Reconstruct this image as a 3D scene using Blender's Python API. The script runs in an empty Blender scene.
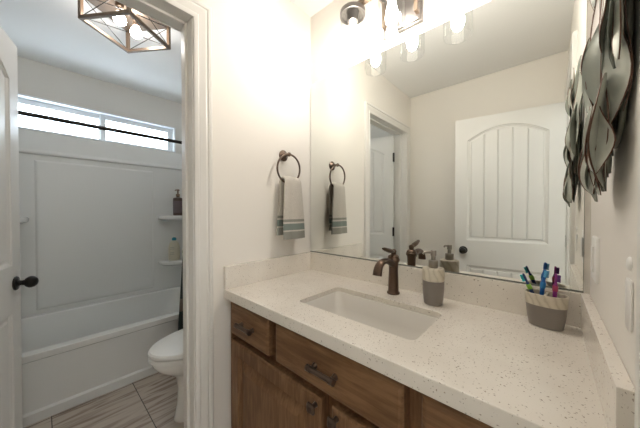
import bpy, bmesh, math, random
from mathutils import Vector, Matrix
random.seed(7)
PI = math.pi
S = bpy.context.scene
COL = S.collection

# ---------------------------------------------------------------- camera, world, exposure
cam = bpy.data.objects.new('camera', bpy.data.cameras.new('camera'))
COL.objects.link(cam)
cam.location = (1.1083, -1.1317, 1.2396)
cam.rotation_euler = (math.radians(90 - 0.715), 0, math.radians(42.28))
cam.data.sensor_width = 36
cam.data.lens = 252.6 / 640 * 36
cam.data.clip_start = 0.02
S.camera = cam

W = bpy.data.worlds.new('world'); S.world = W
W.use_nodes = True
bg = W.node_tree.nodes['Background']
bg.inputs['Color'].default_value = (0.80, 0.90, 1.0, 1)
bg.inputs['Strength'].default_value = 12.0

VS = S.view_settings
VS.view_transform = 'Standard'; VS.look = 'None'; VS.gamma = 1; VS.exposure = 0.0
VS.use_curve_mapping = False
S.cycles.max_bounces = 14
S.cycles.diffuse_bounces = 8
S.cycles.glossy_bounces = 6
S.cycles.transparent_max_bounces = 16
S.cycles.caustics_reflective = False
S.cycles.caustics_refractive = False
S.cycles.sample_clamp_indirect = 6

VANITY_BULB = 146.0
CAGE_BULB = 90.0
HALL_LIGHT = 8.0


def area(name, loc, size, power, color, rot=(0, 0, 0)):
    d = bpy.data.lights.new(name, 'AREA'); d.shape = 'DISK'; d.size = size
    d.energy = power; d.color = color
    o = bpy.data.objects.new(name, d); COL.objects.link(o)
    o.location = loc; o.rotation_euler = rot
    return o


# unseen light added in the hallway for the bluish daylight through its doorway
area('added_hall_light', (2.0, -1.15, 2.42), 0.35, HALL_LIGHT, (0.93, 0.96, 1.0))

# ---------------------------------------------------------------- materials
def mat(name, col, rough=0.5, metal=0.0, spec=0.5, coat=0.0):
    m = bpy.data.materials.new(name); m.use_nodes = True
    b = m.node_tree.nodes['Principled BSDF']
    b.inputs['Base Color'].default_value = (*col, 1)
    b.inputs['Roughness'].default_value = rough
    b.inputs['Metallic'].default_value = metal
    b.inputs['Specular IOR Level'].default_value = spec
    b.inputs['Coat Weight'].default_value = coat
    return m


def nd(m, t, **kw):
    n = m.node_tree.nodes.new(t)
    for k, v in kw.items():
        if k in n.inputs: n.inputs[k].default_value = v
        else: setattr(n, k, v)
    return n


def lk(m, a, b): m.node_tree.links.new(a, b)


def coords(m, scale=(1, 1, 1), rot=(0, 0, 0), out='Object'):
    t = nd(m, 'ShaderNodeTexCoord'); mp = nd(m, 'ShaderNodeMapping')
    mp.inputs['Scale'].default_value = scale; mp.inputs['Rotation'].default_value = rot
    lk(m, t.outputs[out], mp.inputs['Vector']); return mp.outputs['Vector']


def ramp(m, fac, stops):
    r = nd(m, 'ShaderNodeValToRGB'); e = r.color_ramp.elements
    while len(e) < len(stops): e.new(0.5)
    for i, (p, c) in enumerate(stops):
        e[i].position = p; e[i].color = (*c, 1)
    lk(m, fac, r.inputs['Fac']); return r.outputs['Color']


def bsdf(m): return m.node_tree.nodes['Principled BSDF']


def bump(m, h, strength, dist):
    b = nd(m, 'ShaderNodeBump'); b.inputs['Strength'].default_value = strength
    b.inputs['Distance'].default_value = dist
    lk(m, h, b.inputs['Height']); lk(m, b.outputs['Normal'], bsdf(m).inputs['Normal'])


def math_(m, op, a, b=None, c=None):
    n = nd(m, 'ShaderNodeMath', operation=op)
    for i, v in enumerate((a, b, c)):
        if v is None: continue
        if isinstance(v, (int, float)): n.inputs[i].default_value = v
        else: lk(m, v, n.inputs[i])
    return n.outputs[0]


def mixc(m, fac, a, b):
    n = nd(m, 'ShaderNodeMix', data_type='RGBA')
    if isinstance(fac, (int, float)): n.inputs[0].default_value = fac
    else: lk(m, fac, n.inputs[0])
    for i, v in ((6, a), (7, b)):
        if isinstance(v, tuple): n.inputs[i].default_value = (*v, 1)
        else: lk(m, v, n.inputs[i])
    return n.outputs[2]


def paint(name, col, rough=0.6, b=0.12):
    m = mat(name, col, rough)
    n = nd(m, 'ShaderNodeTexNoise'); n.inputs['Scale'].default_value = 180
    lk(m, coords(m), n.inputs['Vector'])
    bump(m, n.outputs['Fac'], b, 0.001)
    return m


M = {}
M['wall'] = paint('greige_wall_paint', (0.79, 0.758, 0.705), 0.7)
M['bathwall'] = paint('grey_wall_paint', (0.70, 0.685, 0.65), 0.7)
M['ceiling'] = paint('white_ceiling_paint', (0.87, 0.87, 0.86), 0.85, 0.25)
M['white'] = paint('white_trim_paint', (0.73, 0.715, 0.68), 0.32, 0.04)
M['door'] = paint('white_door_paint', (0.74, 0.735, 0.71), 0.38, 0.05)
M['porcelain'] = mat('white_porcelain', (0.84, 0.83, 0.80), 0.08, coat=0.4)
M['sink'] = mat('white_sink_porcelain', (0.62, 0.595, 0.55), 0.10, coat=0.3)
M['acrylic'] = mat('white_acrylic', (0.76, 0.765, 0.75), 0.22)
M['vinyl'] = mat('white_vinyl', (0.78, 0.81, 0.83), 0.35)
M['bronze'] = mat('oil_rubbed_bronze', (0.13, 0.095, 0.075), 0.34, 0.85)
M['faucet'] = mat('faucet_bronze', (0.10, 0.066, 0.048), 0.30, 0.85)
M['black'] = mat('black_bronze', (0.02, 0.018, 0.016), 0.35, 0.6)
M['pewter'] = mat('dark_brushed_metal', (0.20, 0.185, 0.17), 0.3, 0.9)
M['copperish'] = mat('warm_brown_metal', (0.17, 0.125, 0.09), 0.38, 0.75)
M['steel'] = mat('brushed_steel', (0.27, 0.245, 0.215), 0.30, 0.9)
M['taupe'] = mat('taupe_ceramic', (0.21, 0.185, 0.165), 0.38)
M['plastic'] = mat('white_plastic', (0.82, 0.81, 0.78), 0.3)
M['dark'] = mat('painted_hole_shade', (0.015, 0.013, 0.012), 0.8)
M['mirror_edge'] = mat('mirror_edge', (0.16, 0.17, 0.15), 0.3, 0.3)
M['mirror'] = mat('mirror_silver', (0.86, 0.88, 0.85), 0.0, 1.0)
M['teal'] = mat('teal_plastic', (0.02, 0.22, 0.30), 0.35)
M['cream_bottle'] = mat('cream_plastic', (0.62, 0.58, 0.46), 0.35)
M['brown_bottle'] = mat('dark_brown_plastic', (0.07, 0.045, 0.035), 0.3)
M['bottle_label'] = mat('dark_purple_label', (0.13, 0.10, 0.105), 0.5)
M['pump_tan'] = mat('tan_pump', (0.20, 0.13, 0.08), 0.4)
M['print'] = mat('grey_print', (0.22, 0.25, 0.22), 0.6)
M['green_bottle'] = mat('green_plastic', (0.10, 0.20, 0.06), 0.35)
M['bristle'] = mat('white_bristles', (0.75, 0.80, 0.78), 0.7)


def clear_glass(name, tint, gloss):
    m = bpy.data.materials.new(name); m.use_nodes = True
    nt = m.node_tree; nt.nodes.clear()
    o = nt.nodes.new('ShaderNodeOutputMaterial'); t = nt.nodes.new('ShaderNodeBsdfTransparent')
    g = nt.nodes.new('ShaderNodeBsdfGlossy'); mx = nt.nodes.new('ShaderNodeMixShader')
    lw = nt.nodes.new('ShaderNodeLayerWeight'); lw.inputs['Blend'].default_value = 0.5
    pw = nt.nodes.new('ShaderNodeMath'); pw.operation = 'POWER'; pw.inputs[1].default_value = 3.0
    fac = nt.nodes.new('ShaderNodeMath'); fac.operation = 'MULTIPLY_ADD'; fac.inputs[1].default_value = gloss; fac.inputs[2].default_value = 0.02
    nt.links.new(lw.outputs['Facing'], pw.inputs[0]); nt.links.new(pw.outputs[0], fac.inputs[0])
    t.inputs['Color'].default_value = (*tint, 1); g.inputs['Roughness'].default_value = 0.02
    nt.links.new(fac.outputs[0], mx.inputs[0]); nt.links.new(t.outputs[0], mx.inputs[1])
    nt.links.new(g.outputs[0], mx.inputs[2]); nt.links.new(mx.outputs[0], o.inputs[0])
    return m


M['glass'] = clear_glass('clear_shade_glass', (0.985, 0.99, 0.99), 0.3)
M['pane'] = clear_glass('window_glass', (0.97, 0.99, 1.0), 0.2)


def emit(name, col, s):
    m = bpy.data.materials.new(name); m.use_nodes = True
    b = bsdf(m); b.inputs['Base Color'].default_value = (0.9, 0.9, 0.9, 1)
    b.inputs['Emission Color'].default_value = (*col, 1); b.inputs['Emission Strength'].default_value = s
    return m


M['bulb'] = emit('lit_bulb', (1.0, 0.925, 0.845), VANITY_BULB)
M['cagebulb'] = emit('lit_cage_bulb', (1.0, 0.95, 0.90), CAGE_BULB)

# speckled quartz
m = M['quartz'] = mat('speckled_quartz', (0.70, 0.64, 0.56), 0.22)
v = coords(m)
fac = None
for sc, th, rnd in ((110, 0.20, 0.42), (210, 0.26, 0.5)):
    vo = nd(m, 'ShaderNodeTexVoronoi'); vo.inputs['Scale'].default_value = sc
    no = nd(m, 'ShaderNodeTexNoise'); no.inputs['Scale'].default_value = sc * 2.2
    ad = nd(m, 'ShaderNodeVectorMath', operation='MULTIPLY_ADD')
    lk(m, no.outputs['Color'], ad.inputs[0]); ad.inputs[1].default_value = (0.006,) * 3; lk(m, v, ad.inputs[2])
    lk(m, v, no.inputs['Vector']); lk(m, ad.outputs[0], vo.inputs['Vector'])
    sx = nd(m, 'ShaderNodeSeparateColor'); lk(m, vo.outputs['Color'], sx.inputs[0])
    spot = math_(m, 'LESS_THAN', vo.outputs['Distance'], math_(m, 'MULTIPLY', sx.outputs[1], th * 1.35))
    spot = math_(m, 'MULTIPLY', spot, math_(m, 'LESS_THAN', sx.outputs[0], rnd))
    fac = spot if fac is None else math_(m, 'MAXIMUM', fac, spot)
vb = nd(m, 'ShaderNodeTexNoise'); vb.inputs['Scale'].default_value = 60; lk(m, v, vb.inputs['Vector'])
spc = ramp(m, vb.outputs['Fac'], [(0.35, (0.14, 0.105, 0.075)), (0.5, (0.30, 0.25, 0.20)), (0.65, (0.20, 0.14, 0.10))])
n2 = nd(m, 'ShaderNodeTexNoise'); n2.inputs['Scale'].default_value = 9; lk(m, v, n2.inputs['Vector'])
base = ramp(m, n2.outputs['Fac'], [(0.3, (0.71, 0.665, 0.60)), (0.7, (0.76, 0.72, 0.655))])
lk(m, mixc(m, math_(m, 'MULTIPLY', fac, 0.78), base, spc), bsdf(m).inputs['Base Color'])


def wood(name, sc, sc2):
    m = mat(name, (0.1, 0.06, 0.04), 0.48, spec=0.25)
    v = coords(m, sc)
    n = nd(m, 'ShaderNodeTexNoise'); n.inputs['Scale'].default_value = 2.2; n.inputs['Detail'].default_value = 9
    n.inputs['Roughness'].default_value = 0.62; n.inputs['Distortion'].default_value = 0.5
    lk(m, v, n.inputs['Vector'])
    v2 = coords(m, sc2)
    n2 = nd(m, 'ShaderNodeTexNoise'); n2.inputs['Scale'].default_value = 2.5; n2.inputs['Detail'].default_value = 3
    lk(m, v2, n2.inputs['Vector'])
    f = math_(m, 'ADD', math_(m, 'MULTIPLY', n.outputs['Fac'], 0.6), math_(m, 'MULTIPLY', n2.outputs['Fac'], 0.4))
    c = ramp(m, f, [(0.28, (0.085, 0.041, 0.019)), (0.47, (0.165, 0.086, 0.041)), (0.60, (0.235, 0.130, 0.066)), (0.76, (0.120, 0.062, 0.029))])
    vk = nd(m, 'ShaderNodeTexVoronoi'); vk.inputs['Scale'].default_value = 4.2
    lk(m, coords(m, (1.2, 1.2, 1.2)), vk.inputs['Vector'])
    kf = ramp(m, vk.outputs['Distance'], [(0.02, (1, 1, 1)), (0.09, (0, 0, 0))])
    lk(m, mixc(m, math_(m, 'MULTIPLY', kf, 0.6), c, (0.035, 0.02, 0.013)), bsdf(m).inputs['Base Color'])
    bump(m, n.outputs['Fac'], 0.08, 0.001)
    return m


M['wood_h'] = wood('stained_wood_horizontal', (3.5, 40, 40), (1.6, 5, 5))
M['wood_v'] = wood('stained_wood_vertical', (40, 40, 3.5), (5, 5, 1.6))

# cream wood-look ceramic band
m = M['woodband'] = mat('cream_wood_look_ceramic', (0.6, 0.54, 0.43), 0.4)
wv = nd(m, 'ShaderNodeTexWave'); wv.inputs['Scale'].default_value = 17; wv.inputs['Distortion'].default_value = 7
wv.inputs['Detail'].default_value = 3; wv.inputs['Detail Scale'].default_value = 1.2
lk(m, coords(m, (1, 1, 0.75), (0.3, 0.55, 0)), wv.inputs['Vector'])
lk(m, ramp(m, wv.outputs['Fac'], [(0.0, (0.45, 0.40, 0.31)), (0.2, (0.53, 0.48, 0.385)), (1.0, (0.58, 0.53, 0.435))]), bsdf(m).inputs['Base Color'])

# streaked plank tile floor
m = M['tile'] = mat('streaked_floor_tile', (0.4, 0.35, 0.3), 0.32)
t = nd(m, 'ShaderNodeTexCoord'); sp = nd(m, 'ShaderNodeSeparateXYZ'); lk(m, t.outputs['Object'], sp.inputs[0])
ty = math_(m, 'DIVIDE', math_(m, 'ADD', sp.outputs[1], 0.705 + 8.0), 0.40)
tx = math_(m, 'DIVIDE', math_(m, 'ADD', sp.outputs[0], 1.094 + 8.0), 0.80)
cell = nd(m, 'ShaderNodeCombineXYZ'); lk(m, math_(m, 'FLOOR', tx), cell.inputs[0]); lk(m, math_(m, 'FLOOR', ty), cell.inputs[1])
wn = nd(m, 'ShaderNodeTexWhiteNoise', noise_dimensions='3D'); lk(m, cell.outputs[0], wn.inputs['Vector'])
off = nd(m, 'ShaderNodeVectorMath', operation='MULTIPLY_ADD'); lk(m, wn.outputs['Color'], off.inputs[0]); off.inputs[1].default_value = (20, 20, 20)
mp = nd(m, 'ShaderNodeMapping'); mp.inputs['Scale'].default_value = (11, 1.1, 1); mp.inputs['Rotation'].default_value = (0, 0, -0.06)
lk(m, t.outputs['Object'], mp.inputs['Vector']); lk(m, mp.outputs[0], off.inputs[2])
n = nd(m, 'ShaderNodeTexNoise'); n.inputs['Scale'].default_value = 1.6; n.inputs['Detail'].default_value = 5; n.inputs['Distortion'].default_value = 0.6
lk(m, off.outputs[0], n.inputs['Vector'])
tc = ramp(m, n.outputs['Fac'], [(0.30, (0.20, 0.145, 0.108)), (0.40, (0.36, 0.29, 0.235)), (0.47, (0.52, 0.45, 0.385)), (0.57, (0.49, 0.42, 0.36)), (0.62, (0.25, 0.185, 0.14)), (0.68, (0.42, 0.35, 0.295))])
fy = math_(m, 'FRACT', ty); fx = math_(m, 'FRACT', tx)
gy = math_(m, 'GREATER_THAN', math_(m, 'ABSOLUTE', math_(m, 'SUBTRACT', fy, 0.5)), 0.5 - 0.0055)
gx = math_(m, 'GREATER_THAN', math_(m, 'ABSOLUTE', math_(m, 'SUBTRACT', fx, 0.5)), 0.5 - 0.0028)
lk(m, mixc(m, math_(m, 'MAXIMUM', gx, gy), tc, (0.045, 0.035, 0.028)), bsdf(m).inputs['Base Color'])

# towel: grey-cream terry with teal and grey bands, v runs along the cloth
m = M['towel'] = mat('grey_terry_cloth', (0.6, 0.57, 0.52), 0.95, spec=0.1)
uvn = nd(m, 'ShaderNodeTexCoord'); us = nd(m, 'ShaderNodeSeparateXYZ'); lk(m, uvn.outputs['UV'], us.inputs[0])
n = nd(m, 'ShaderNodeTexNoise'); n.inputs['Scale'].default_value = 420; n.inputs['Detail'].default_value = 2
lk(m, coords(m), n.inputs['Vector'])
tb = ramp(m, n.outputs['Fac'], [(0.3, (0.50, 0.465, 0.415)), (0.7, (0.68, 0.645, 0.585))])
cr = nd(m, 'ShaderNodeValToRGB'); cr.color_ramp.interpolation = 'CONSTANT'
el = cr.color_ramp.elements
bands = [(0.0, (0.25, 0.255, 0.23, 1)), (0.10, (0.55, 0.53, 0.48, 0)), (0.12, (0.15, 0.20, 0.19, 1)), (0.205, (0.55, 0.53, 0.48, 0)),
         (0.228, (0.23, 0.235, 0.21, 1)), (0.262, (0.55, 0.53, 0.48, 0))]
while len(el) < len(bands): el.new(0.9)
for i, (p_, c_) in enumerate(bands): el[i].position = p_; el[i].color = c_
lk(m, us.outputs[1], cr.inputs['Fac'])
lk(m, mixc(m, math_(m, 'MULTIPLY', cr.outputs['Alpha'], 0.85), tb, cr.outputs['Color']), bsdf(m).inputs['Base Color'])
bump(m, n.outputs['Fac'], 0.8, 0.003)

# metal leaves
m = M['leaf'] = mat('grey_green_metal_leaf', (0.3, 0.31, 0.27), 0.38, 0.25)
n = nd(m, 'ShaderNodeTexNoise'); n.inputs['Scale'].default_value = 9; n.inputs['Detail'].default_value = 4; lk(m, coords(m), n.inputs['Vector'])
lk(m, ramp(m, n.outputs['Fac'], [(0.3, (0.36, 0.375, 0.325)), (0.55, (0.49, 0.505, 0.44)), (0.75, (0.60, 0.605, 0.54))]), bsdf(m).inputs['Base Color'])
M['leaf_edge'] = mat('rusty_leaf_edge', (0.12, 0.06, 0.04), 0.5, 0.4)
M['leaf_dark'] = mat('dark_metal_leaf', (0.22, 0.235, 0.20), 0.38, 0.3)
M['leaf_glint'] = mat('painted_glint_leaf', (0.72, 0.69, 0.66), 0.3, 0.5)  # bright reflected light of a single leaf, painted in as a paler colour

# shower curtain: dark grey-teal cloth with a tan band
m = M['curtain'] = mat('dark_curtain_cloth', (0.05, 0.06, 0.06), 0.9, spec=0.1)
s3 = nd(m, 'ShaderNodeSeparateXYZ'); t = nd(m, 'ShaderNodeTexCoord'); lk(m, t.outputs['Object'], s3.inputs[0])
b_ = math_(m, 'MULTIPLY', math_(m, 'GREATER_THAN', s3.outputs[2], 0.44), math_(m, 'LESS_THAN', s3.outputs[2], 0.54))
lk(m, mixc(m, b_, (0.045, 0.055, 0.055), (0.16, 0.13, 0.11)), bsdf(m).inputs['Base Color'])


# ---------------------------------------------------------------- mesh helpers
def obj(name, bm, material, parent=None, smooth=None, bevel=0.0, seg=2):
    me = bpy.data.meshes.new(name)
    bmesh.ops.recalc_face_normals(bm, faces=bm.faces[:])
    bm.to_mesh(me); bm.free()
    for mm in (material if isinstance(material, (list, tuple)) else [material]):
        me.materials.append(M[mm])
    o = bpy.data.objects.new(name, me); COL.objects.link(o)
    if parent: o.parent = parent
    if bevel:
        md = o.modifiers.new('bevel', 'BEVEL'); md.width = bevel; md.segments = seg
        md.limit_method = 'ANGLE'; md.angle_limit = math.radians(40)
    if smooth is not None:
        me.polygons.foreach_set('use_smooth', [True] * len(me.polygons))
        bm2 = bmesh.new(); bm2.from_mesh(me)
        for e in bm2.edges:
            if len(e.link_faces) == 2 and e.calc_face_angle(0) > math.radians(smooth): e.smooth = False
        bm2.to_mesh(me); bm2.free()
    return o


def tag(o, label, cat=None, group=None, kind=None):
    if label: o['label'] = label
    if cat: o['category'] = cat
    if group: o['group'] = group
    if kind: o['kind'] = kind
    return o


def thing(name, label, cat, loc=(0, 0, 0), rotz=0, group=None, kind=None):
    o = bpy.data.objects.new(name, None); COL.objects.link(o)
    o.empty_display_size = 0.05
    o.location = loc; o.rotation_euler = (0, 0, rotz)
    return tag(o, label, cat, group, kind)


def box(bm, x0, x1, y0, y1, z0, z1):
    vs = [bm.verts.new(p) for p in ((x0, y0, z0), (x1, y0, z0), (x1, y1, z0), (x0, y1, z0),
                                    (x0, y0, z1), (x1, y0, z1), (x1, y1, z1), (x0, y1, z1))]
    for f in ((3, 2, 1, 0), (4, 5, 6, 7), (0, 1, 5, 4), (1, 2, 6, 5), (2, 3, 7, 6), (3, 0, 4, 7)):
        bm.faces.new([vs[i] for i in f])
    return bm


def B(*a): return box(bmesh.new(), *a)


def loft(bm, loops, cap0=True, cap1=True, closed=True, mats=None):
    rows = [[bm.verts.new(p) for p in L] for L in loops]
    n = len(rows[0])
    for k in range(len(rows) - 1):
        for i in range(n if closed else n - 1):
            j = (i + 1) % n
            f = bm.faces.new((rows[k][i], rows[k][j], rows[k + 1][j], rows[k + 1][i]))
            if mats: f.material_index = mats[k]
    if cap0: bm.faces.new(rows[0][::-1])
    if cap1: bm.faces.new(rows[-1])
    return rows


def lathe(bm, prof, c=(0, 0, 0), n=32, ax='z', sx=1.0, sy=1.0):
    """prof = [(radius, height)]; closed at the ends unless radius leaves a hole"""
    loops = []
    for r, h in prof:
        r = max(r, 1e-4)
        L = []
        for i in range(n):
            a = 2 * PI * i / n
            p = (r * math.cos(a) * sx, r * math.sin(a) * sy, h)
            if ax == 'x': p = (p[2], p[0], p[1])
            if ax == 'y': p = (p[1], p[2], p[0])
            L.append((c[0] + p[0], c[1] + p[1], c[2] + p[2]))
        loops.append(L)
    loft(bm, loops)
    return bm


def tube(bm, pts, rad, n=12, sq=False):
    pts = [Vector(p) for p in pts]
    rads = rad if isinstance(rad, (list, tuple)) else [rad] * len(pts)
    loops = []; up = None
    for i, p in enumerate(pts):
        a = pts[max(0, i - 1)]; b = pts[min(len(pts) - 1, i + 1)]
        t = (b - a).normalized()
        if up is None:
            up = Vector((0, 0, 1)) if abs(t.z) < 0.9 else Vector((0, 1, 0))
        side = t.cross(up).normalized(); up = side.cross(t).normalized()
        r = rads[i]
        if sq: L = [p + side * (r * a_) + up * (r * b_) for a_, b_ in ((-1, -1), (1, -1), (1, 1), (-1, 1))]
        else: L = [p + (side * math.cos(2 * PI * k / n) + up * math.sin(2 * PI * k / n)) * r for k in range(n)]
        loops.append(L)
    loft(bm, loops)
    return bm


def rrect(x0, x1, y0, y1, r, n=6):
    out = []
    for cx, cy, a0 in ((x1 - r, y1 - r, 0), (x0 + r, y1 - r, PI / 2), (x0 + r, y0 + r, PI), (x1 - r, y0 + r, 1.5 * PI)):
        for i in range(n + 1):
            a = a0 + PI / 2 * i / n
            out.append((cx + r * math.cos(a), cy + r * math.sin(a)))
    return out


def profile_front(bm, x0, x1, z0, z1, y, prof):
    """nested rectangles on a front facing -y: prof = [(inset, out)] from the back edge to the middle"""
    loops = []
    for ins, o_ in prof:
        loops.append([(x0 + ins, y - o_, z0 + ins), (x1 - ins, y - o_, z0 + ins), (x1 - ins, y - o_, z1 - ins), (x0 + ins, y - o_, z1 - ins)])
    loft(bm, loops)
    return bm


def sheet_with_holes(bm, outer, holes, mp, h0, h1):
    """polygon with holes between heights h0 and h1; mp maps (u, v, h) to a point"""
    edges = []; allv = []
    for L in [outer] + holes:
        vs = [bm.verts.new(mp(u, v, h1)) for u, v in L]
        allv += vs
        edges += [bm.edges.new((vs[i], vs[(i + 1) % len(vs)])) for i in range(len(vs))]
    r = bmesh.ops.triangle_fill(bm, edges=edges, use_beauty=True)
    fs = [g for g in r['geom'] if isinstance(g, bmesh.types.BMFace)]
    ex = bmesh.ops.extrude_face_region(bm, geom=fs)
    d = Vector(mp(0, 0, h0)) - Vector(mp(0, 0, h1))
    bmesh.ops.translate(bm, vec=d, verts=[g for g in ex['geom'] if isinstance(g, bmesh.types.BMVert)])


def bez(p0, p1, p2, p3, n=12):
    p0, p1, p2, p3 = map(Vector, (p0, p1, p2, p3)); out = []
    for i in range(n + 1):
        t = i / n; s = 1 - t
        out.append(p0 * s ** 3 + p1 * 3 * s * s * t + p2 * 3 * s * t * t + p3 * t ** 3)
    return out


# ---------------------------------------------------------------- the setting
RW, RD, ZC = 1.2021, 1.538, 2.44          # vanity room width, depth, ceiling height
BW = -1.95                                  # window wall of the bathroom
SY = -1.52                                  # south end of the tub alcove
ST = 'structure'
tag(obj('floor', B(-2.1, 3.3, -2.6, 0.12, -0.1, 0), 'tile'), 'beige brown streaked tile floor with dark grout beside the bathtub', 'floor', kind=ST)
tag(obj('ceiling', B(-2.1, 3.3, -2.6, 0.12, ZC, ZC + 0.1), 'ceiling'), 'flat white painted ceiling above both rooms', 'ceiling', kind=ST)
tag(obj('wall_north', B(-0.06, 3.3, 0, 0.12, 0, ZC), 'wall'), 'greige wall behind the mirror and vanity light', 'wall', kind=ST)
tag(obj('wall_north_bath', B(-2.1, -0.06, 0, 0.12, 0, ZC), 'bathwall'), 'grey wall behind the toilet at the tub end', 'wall', kind=ST)
DY0, DY1, DZ = -1.438, -0.688, 2.063         # doorway of the partition
bm = B(-0.12, 0, DY1, 0, 0, ZC); box(bm, -0.12, 0, DY0, DY1, DZ, ZC); box(bm, -0.12, 0, -RD - 0.12, DY0, 0, ZC)
tag(obj('wall_west', bm, 'wall'), 'greige wall with the towel ring and the doorway to the tub', 'wall', kind=ST)
WY0, WY1, WZ0, WZ1 = -1.345, -0.135, 1.877, 2.157
bm = B(BW - 0.15, BW, -2.6, WY0, 0, ZC); box(bm, BW - 0.15, BW, WY1, 0, 0, ZC)
box(bm, BW - 0.15, BW, WY0, WY1, 0, WZ0); box(bm, BW - 0.15, BW, WY0, WY1, WZ1, ZC)
tag(obj('wall_far_west', bm, 'bathwall'), 'grey wall with the high window over the bathtub', 'wall', kind=ST)
EY0, EY1 = -1.475, -0.7435                   # hallway doorway
bm = B(RW, RW + 0.12, EY1, 0, 0, ZC); box(bm, RW, RW + 0.12, EY0, EY1, DZ, ZC); box(bm, RW, RW + 0.12, -RD - 0.12, EY0, 0, ZC)
tag(obj('wall_east', bm, 'wall'), 'greige wall with light switch and hanging metal leaves', 'wall', kind=ST)
tag(obj('wall_south', B(0, RW, -RD - 0.12, -RD, 0, ZC), 'wall'), 'plain greige wall seen in the mirror behind the open door', 'wall', kind=ST)
tag(obj('wall_south_bath', B(BW, -0.12, SY - 0.12, SY, 0, ZC), 'bathwall'), 'grey wall at the near end of the bathtub', 'wall', kind=ST)
tag(obj('wall_hall', B(3.0, 3.12, -2.6, 0.0, 0, ZC), 'wall'), 'greige hallway wall beyond the entrance door', 'wall', kind=ST)
tag(obj('wall_hall_south', B(RW + 0.12, 3.0, -2.6, -2.48, 0, ZC), 'wall'), 'greige wall closing the end of the hallway', 'wall', kind=ST)


def casing(name, ya, yb, zt, xw, sgn, label, mname='white'):
    """mitred moulded casing round a doorway on the wall face x = xw, standing out towards sgn"""
    prof = [(0.004, 0), (0.004, 0.010), (0.010, 0.014), (0.020, 0.0145), (0.024, 0.010), (0.030, 0.0115), (0.050, 0.0165), (0.058, 0.013),
            (0.062, 0.018), (0.072, 0.019), (0.078, 0.015), (0.080, 0.0)]
    bm = bmesh.new()
    loops = []
    for y, z, sy, sz in ((ya, 0, -1, 0), (ya, zt, -1, 1), (yb, zt, 1, 1), (yb, 0, 1, 0)):
        loops.append([(xw + sgn * h, y + sy * o_, z + sz * o_) for o_, h in prof])
    loft(bm, loops)
    return tag(obj(name, bm, mname, smooth=35), label, 'door trim', kind=ST)


def jamb(name, ya, yb, zt, x0, x1, xs, label):
    bm = B(x0, x1, yb - 0.018, yb, 0, zt); box(bm, x0, x1, ya, ya + 0.018, 0, zt); box(bm, x0, x1, ya + 0.018, yb - 0.018, zt - 0.018, zt)
    box(bm, xs, xs + 0.035, yb - 0.029, yb - 0.018, 0, zt - 0.018); box(bm, xs, xs + 0.035, ya + 0.018, ya + 0.029, 0, zt - 0.018)
    box(bm, xs, xs + 0.035, ya + 0.029, yb - 0.029, zt - 0.029, zt - 0.018)
    return tag(obj(name, bm, 'white', bevel=0.002), label, 'door jamb', kind=ST)


casing('trim_1', DY0 + 0.018, DY1 - 0.018, DZ - 0.022, 0.0, 1, 'white moulded casing round the bathroom doorway beside the towel ring')
casing('trim_2', DY0 + 0.018, DY1 - 0.018, DZ - 0.022, -0.12, -1, 'white casing on the tub side of the bathroom doorway')
jamb('trim_3', DY0, DY1, DZ, -0.12, 0.0, -0.082, 'white jamb and stop inside the bathroom doorway')
casing('trim_4', EY0 + 0.018, EY1, DZ - 0.012, RW, -1, 'white casing of the entrance doorway at the photo right edge')
jamb('trim_5', EY0, EY1, DZ, RW, RW + 0.12, RW + 0.04, 'white jamb inside the entrance doorway')

# window
w = thing('window_1', 'wide low white slider window high over the bathtub', 'window', (BW, (WY0 + WY1) / 2, WZ0), kind=ST)
ww = WY1 - WY0; wh = WZ1 - WZ0


def frame_yz(bm, y0, y1, z0, z1, t, xa, xb):
    box(bm, xa, xb, y0, y0 + t, z0, z1); box(bm, xa, xb, y1 - t, y1, z0, z1)
    box(bm, xa, xb, y0 + t, y1 - t, z0, z0 + t); box(bm, xa, xb, y0 + t, y1 - t, z1 - t, z1)


bm = bmesh.new(); frame_yz(bm, -ww / 2, ww / 2, 0, wh, 0.016, -0.10, 0.006)
obj('window_frame', bm, 'vinyl', w, bevel=0.003)
for a, b_, xx in ((-ww / 2 + 0.016, 0.020, -0.075), (-0.020, ww / 2 - 0.016, -0.055)):
    bm = bmesh.new(); xa, xb = xx - 0.015, xx + 0.004; z0_, z1_ = 0.016, wh - 0.016
    box(bm, xa, xb, a, a + 0.040, z0_, z1_); box(bm, xa, xb, b_ - 0.048, b_, z0_, z1_)
    box(bm, xa, xb, a + 0.040, b_ - 0.048, z0_, z0_ + 0.020); box(bm, xa, xb, a + 0.040, b_ - 0.048, z1_ - 0.042, z1_)
    sa = obj('sash', bm, 'vinyl', w, bevel=0.003)
    obj('pane', B(xx - 0.008, xx - 0.004, a + 0.040, b_ - 0.048, z0_ + 0.020, z1_ - 0.042), 'pane', sa)


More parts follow.
